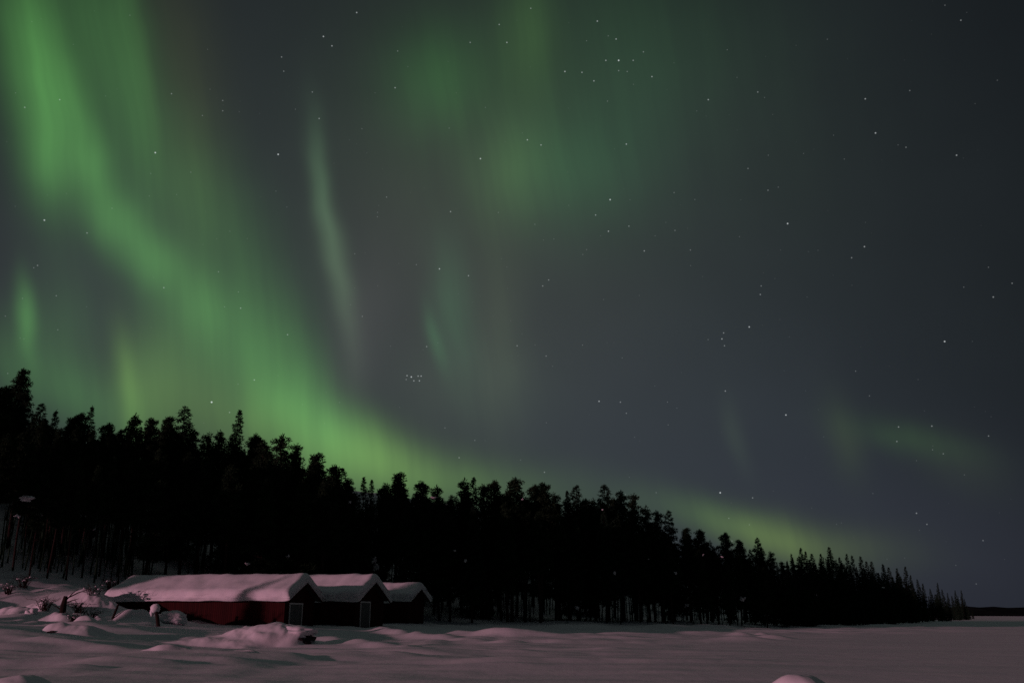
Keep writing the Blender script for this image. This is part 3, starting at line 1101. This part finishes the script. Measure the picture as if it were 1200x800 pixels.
def tree(kind, px, Y, h, label, group, wide=1.0, lean=None):
    x = at(px, 722, Y).x
    mdl = tg.choice(models[kind][:3] if (kind == 'pine_tree' and px < 150) else models[kind])
    t = thing('spruce_tree' if kind == 'slim' else kind, label, 'tree', (x, Y, hz(x, Y) - 0.15), tg.uniform(0, 6.28), group)
    s_ = h / HN
    t.scale = (s_ * wide, s_ * wide, s_)
    if lean:
        t.rotation_euler = (lean, 0, t.rotation_euler[2])
    for nm, m_ in (('trunk', mdl[0]), ('crown', mdl[1])):
        o = bpy.data.objects.new(nm, m_)
        COL.objects.link(o)
        o.parent = t
    TREES.append((px, Y, t, x, h))
    return t


FIRST = [(-80, 72), (0, 78), (130, 82), (372, 88), (450, 98), (500, 99), (600, 104), (700, 109), (800, 115), (900, 124), (1000, 155), (1060, 212), (1110, 315), (1134, 430), (1145, 620)]
SKY = [(2, 449, 'p'), (13, 446, 'p'), (27, 470, 'p'), (50, 471, 's'), (66, 480, 'l'), (88, 482, 'p'), (97, 478, 'p'), (109, 475, 'l'), (126, 489, 'p'), (136, 503, 'p'),
       (157, 477, 'p'), (177, 482, 'p'), (198, 481, 'p'), (217, 475, 's'), (245, 500, 'p'), (262, 498, 'p'), (280, 479, 'l'), (301, 503, 'p'), (314, 508, 'p'), (330, 501, 'p'),
       (346, 513, 'p'), (373, 523, 'p'), (390, 537, 'p'), (402, 547, 's'), (413, 570, 'p'), (427, 558, 'l'), (435, 561, 'l'), (453, 560, 'p'), (468, 546, 'p'), (494, 556, 'p'), (513, 562, 'p'),
       (543, 554, 'p'), (554, 558, 'l'), (566, 560, 'p'), (577, 556, 'p'), (600, 552, 'p'), (634, 557, 'p'), (650, 571, 'p'), (664, 574, 'l'), (675, 567, 's'), (695, 578, 'p'),
       (709, 566, 's'), (726, 567, 'p'), (740, 572, 'p'), (755, 587, 'p'), (770, 592, 'p'), (783, 597, 's'), (803, 613, 'p'), (822, 615, 'p'), (848, 619, 'p'), (866, 627, 'p'), (887, 629, 's'),
       (903, 642, 'p'), (917, 654, 'p'), (927, 648, 'l'), (937.5, 641, 'l'), (944, 645, 'l'), (951, 648, 'l'), (962, 648, 'l'), (972, 640, 'l'), (983, 652, 'l'), (992, 648, 'l'), (998, 650, 'l'), (1008, 651, 'l'),
       (1015, 657, 'l'), (1021, 657, 'l'), (1034, 660, 'l'), (1041, 664, 'l'), (1051, 665, 'l'), (1060, 663, 'l'), (1067, 673, 'l'), (1075, 678, 'l'), (1081, 683, 'l'), (1090, 689, 'l'), (1098, 682, 'l'), (1104, 690, 'l'), (1110, 694, 'l'),
       (1119, 691, 'l'), (1126, 691, 'l'), (1130, 701, 'l'), (1134, 709, 'l'), (1139, 714, 'l')]
KIND = {'p': 'pine_tree', 's': 'spruce_tree', 'l': 'slim'}
ORD = 'first second third fourth fifth sixth seventh eighth ninth tenth eleventh twelfth thirteenth fourteenth fifteenth sixteenth seventeenth eighteenth nineteenth twentieth'.split()
ORD += ['twenty-' + o for o in ORD[:9]]


def first(px):
    return float(np.interp(px, [a_ for a_, _ in FIRST], [b_ for _, b_ in FIRST]))


def skyline(px):
    return float(np.interp(px, [a_[0] for a_ in SKY], [a_[1] for a_ in SKY]))


def zone(px):
    if px < 130:
        return 'trees on the wooded hill', 'in the black stand on the hill left of the cabins'
    if px < 510:
        return 'trees behind the cabins', 'in the black stand rising behind the red cabins'
    if px < 760:
        return 'trees of the middle shore', 'in the black stand just past the last cabin'
    if px < 915:
        return 'trees where the shore falls away', 'where the black stand drops toward the far point'
    return 'spruces of the far point', 'on the low far point of the shore'


notch = 413
left = [s_ for s_ in SKY if s_[0] < 225]
mid = [s_ for s_ in SKY if 225 <= s_[0] < notch][::-1]
rgt = [s_ for s_ in SKY if notch <= s_[0] < 760]
fall = [s_ for s_ in SKY if 760 <= s_[0] < 921]
tip = [s_ for s_ in SKY if s_[0] >= 921][::-1]
LAB = {}
for i, s_ in enumerate(left):
    LAB[s_] = f'{ORD[i]} skyline treetop counting from the left edge'
for i, s_ in enumerate(mid):
    LAB[s_] = f'{ORD[i]} skyline top counting left from the dip above the cabins'
for i, s_ in enumerate(rgt):
    LAB[s_] = f'{ORD[i]} skyline top counting right from the dip above the cabins'
for i, s_ in enumerate(fall):
    LAB[s_] = f'{ORD[i]} treetop down the falling skyline before the row of thin spires'
for i, s_ in enumerate(tip):
    LAB[s_] = f'{ORD[i]} thin spire counting back from the tip of the far point'
LOOK = {'p': 'knobbly pine, ', 's': 'pointed spruce, ', 'l': 'slim spruce, '}
for s_ in SKY:
    px, py, k = s_
    Y = first(px) + (tg.uniform(4, 12) if px < 905 else tg.uniform(1, 6) * first(px) / 125)
    p = at(px, py, Y)
    h = (p.z - hz(p.x, Y)) * (0.965 if k == 'p' else 1.0) + 0.15
    # the apex must stand over the base seen in the picture
    t = tree(KIND[k], px, Y, h, LOOK[k] + LAB[s_], zone(px)[0], (1.0 if k == 'p' else tg.uniform(1.15, 1.5)) if px < 905 else tg.uniform(1.1, 1.7))
    t.location.x = p.x
    t.location.z = hz(p.x, Y) - 0.15

n_sky = len(SKY)
px = -26.0
while px < 1138:
    rows_ = 3 if px < 905 else 2
    for r_i in range(rows_):
        q = px + tg.uniform(-9, 9) if px < 905 else px + tg.uniform(-2.5, 2.5)
        if q > 1137:
            continue
        sc_ = first(q) / 110
        Y = first(q) + ([0, 7, 16][r_i] + tg.uniform(0, 6)) * (1 if q < 905 else 0.8 * sc_)
        top = skyline(q) + [28, 15, 8][r_i] * (1 if q < 800 else .55 if q < 905 else .26) + tg.uniform(0, 22) * (1 if q < 905 else .45)
        p = at(q, top, Y)
        h = max(3.0, p.z - hz(p.x, Y))
        if q < 905:
            k = 'p' if (q < 150 or tg.random() < .72) else tg.choice('sl')
        else:
            k = 'l' if tg.random() < .75 else 's'
        gname, where = zone(q)
        nm = {'p': 'pine', 's': 'spruce', 'l': 'slim spruce'}[k]
        tree(KIND[k], q, Y, h, f'black {nm} below the skyline {where}', gname, 1.0 if q < 905 else tg.uniform(1.1, 1.7))
    px += 21.5 if px < 905 else 8.2
for k, (q, Y, h_) in enumerate(((6, 75, 11), (16, 79, 12), (27, 74.5, 9), (39, 80, 12), (48, 76, 10), (60, 82, 12), (71, 77, 10.5), (79, 84, 12), (90, 79, 10), (101, 85, 12), (110, 81, 11), (121, 86, 12), (141, 84, 11))):
    tree('pine_tree', q, Y, h_, 'thin bare-stemmed pine on the snowy slope left of the cabins', 'thin pines on the slope', 0.62, tg.uniform(-.05, .05))
# trees left of the frame that shade the wooded hill
for k in range(14):
    X, Y = (tg.uniform(-76, -52), tg.uniform(68, 96)) if k < 8 else (tg.uniform(-56, -46), tg.uniform(69, 80))
    pxx = 600 + X / (0.000918 * Y)
    tree(KIND[tg.choice('pps')], pxx, Y, tg.uniform(12, 16) if k < 8 else tg.uniform(8, 11), 'black pine or spruce on the hill beyond the left edge', 'trees beyond the left edge')

tree('spruce_tree', 600 - 51.8 / (0.000918 * 48.7), 48.7, 8.0, 'small spruce alone on the bank beyond the left edge', 'trees beyond the left edge')
tree('pine_tree', 600 - 63.5 / (0.000918 * 52), 52, 13.0, 'tall pine on the bank beyond the left edge', 'trees beyond the left edge')
tree('spruce_tree', 600 - 57.0 / (0.000918 * 45.8), 45.8, 6.5, 'lowest spruce on the bank beyond the left edge', 'trees beyond the left edge')
for k, (X, Y, h_) in enumerate(((-50, 66.5, 13), (-55, 64, 14), (-47, 70, 12))):
    tree('pine_tree', 600 + X / (0.000918 * Y), Y, h_, ['pine at the foot of the hill just beyond the left edge', 'tallest pine at the foot of the hill beyond the left edge', 'lowest pine at the foot of the hill beyond the left edge'][k], 'trees beyond the left edge')
# the deep wood behind, one mass
gm = np.random.RandomState(9)
bag = []
for k in range(210):
    q = gm.uniform(-60, 1136)
    f0 = first(q)
    Y = f0 + gm.uniform(22, 48) * (1 if q < 905 else f0 / 150)
    top = skyline(q) + (20 if q < 800 else 12 if q < 905 else 5) + gm.uniform(0, 30) * (1 if q < 905 else .4)
    p = at(q, top, Y)
    z0 = hz(p.x, Y)
    h = max(3.0, p.z - z0)
    kd = 'pine_tree' if (q < 905 and (q < 150 or gm.rand() < .6)) else ('spruce_tree' if q < 905 else 'slim')
    mdl = models[kd][gm.randint(3 if (kd == 'pine_tree' and q < 150) else len(models[kd]))]
    T = mdl[2]
    T = T[gm.rand(len(T)) < .55]
    a_ = gm.uniform(0, 6.28)
    rot = np.array([[math.cos(a_), -math.sin(a_), 0], [math.sin(a_), math.cos(a_), 0], [0, 0, 1]])
    bag.append((T @ rot.T) * (h / HN) + np.array([p.x, Y, z0]))
    tv = np.array(mdl[3].v[:70])
    rr = []
    for i in range(9):
        for j in range(7):
            rr.append([tv[i * 7 + j], tv[i * 7 + (j + 1) % 7], tv[min(i * 7 + 7 + j, len(tv) - 1)]])
    bag.append((np.array(rr) @ rot.T) * (h / HN) + np.array([p.x, Y, z0]))
for k in range(600):     # thin bare stems between the trees
    q = gm.uniform(10, 900) if k < 420 else gm.uniform(-12, 150)
    Y = first(q) + (gm.uniform(1, 30 if q > 150 else 10) if k < 420 else gm.uniform(-3, 14))
    x0 = at(q, 722, Y).x
    z0 = hz(x0, Y)
    hh, r0, lx = (gm.uniform(5, 10) if k < 420 else gm.uniform(3, 6.5)), gm.uniform(.035, .10), gm.uniform(-.5, .5)
    rr = []
    for i in range(5):
        a0, a1 = 2 * math.pi * i / 5, 2 * math.pi * (i + 1) / 5
        p0 = np.array([x0 + r0 * math.cos(a0), Y + r0 * math.sin(a0), z0 - .2])
        p1 = np.array([x0 + r0 * math.cos(a1), Y + r0 * math.sin(a1), z0 - .2])
        tp = np.array([x0 + lx, Y, z0 + hh])
        rr.append([p0, p1, tp])
    for i in range(14):
        f = gm.uniform(.08, .95)
        c0 = np.array([x0 + lx * f, Y, z0 + hh * f])
        d0 = gm.normal(size=3) * [.5, .5, .25]
        rr.append([c0, c0 + [0, 0, .035], c0 + d0])
    bag.append(np.array(rr))
wood = bpy.data.objects.new('deep_wood', tri_mesh('deep_wood', np.concatenate(bag, 0), M_SPRUCE))
COL.objects.link(wood)
wood['kind'] = 'stuff'

# clumps of snow caught in the branches: a part of the tree they lie in
bpy.context.view_layer.update()
CLUMPS = [(31, 583, .62, .30), (45, 603, .42, .36), (121, 579, .20, .18), (108, 618, .26, .2), (441, 664, .50, .42), (438, 656, .3, .4), (337, 652, .22, .2),
          (508, 583, .42, .16), (545, 657, .2, .26), (541, 676, .22, .22), (720, 671, .22, .26), (792, 671, .22, .22), (649, 643, .12, .12), (533, 645, .14, .14),
          (824, 650, .16, .14), (846, 652, .16, .14), (437, 625, .14, .12), (410, 588, .16, .14), (20, 604, .2, .14), (706, 597, .14, .1), (870, 702, .4, .4), (805, 709, .3, .3),
          (676, 712, .3, .28), (432, 590, .16, .12), (612, 585, .16, .12), (290, 660, .2, .16), (955, 697, .3, .24), (1035, 688, .3, .16), (760, 655, .14, .12)]
for i, (px, py, rx, rz) in enumerate(CLUMPS):
    best = min(TREES, key=lambda t_: abs(t_[0] - px) * 1.0 + (t_[1] - first(max(0, px))) * 1.2)
    t = best[2]
    Y = t.location.y - 0.135 * best[4]
    p = at(px, py, Y)
    b = MB()
    r_ = random.Random(500 + i)
    for q in range(5):
        b.lump((r_.uniform(-.7, .7) * rx, r_.uniform(-.3, .3), r_.uniform(-.7, .7) * rz), (rx * r_.uniform(.25, .5), rx * .5, rz * r_.uniform(.2, .45)), r_, 9, 6, .4, 2.2)
    b.lump((0, 0, 0), (rx * .7, rx * .8, rz * .5), r_, 14, 9, .45, 2.4)
    o = b.build('snow_clump', M_SNOWP, None, True)
    mw = t.matrix_basis
    o.parent = t
    o.matrix_parent_inverse = mw.inverted()
    o.location = p
print('trees', len(TREES), 'stars', len(STARS), 'ground', nx, ny)
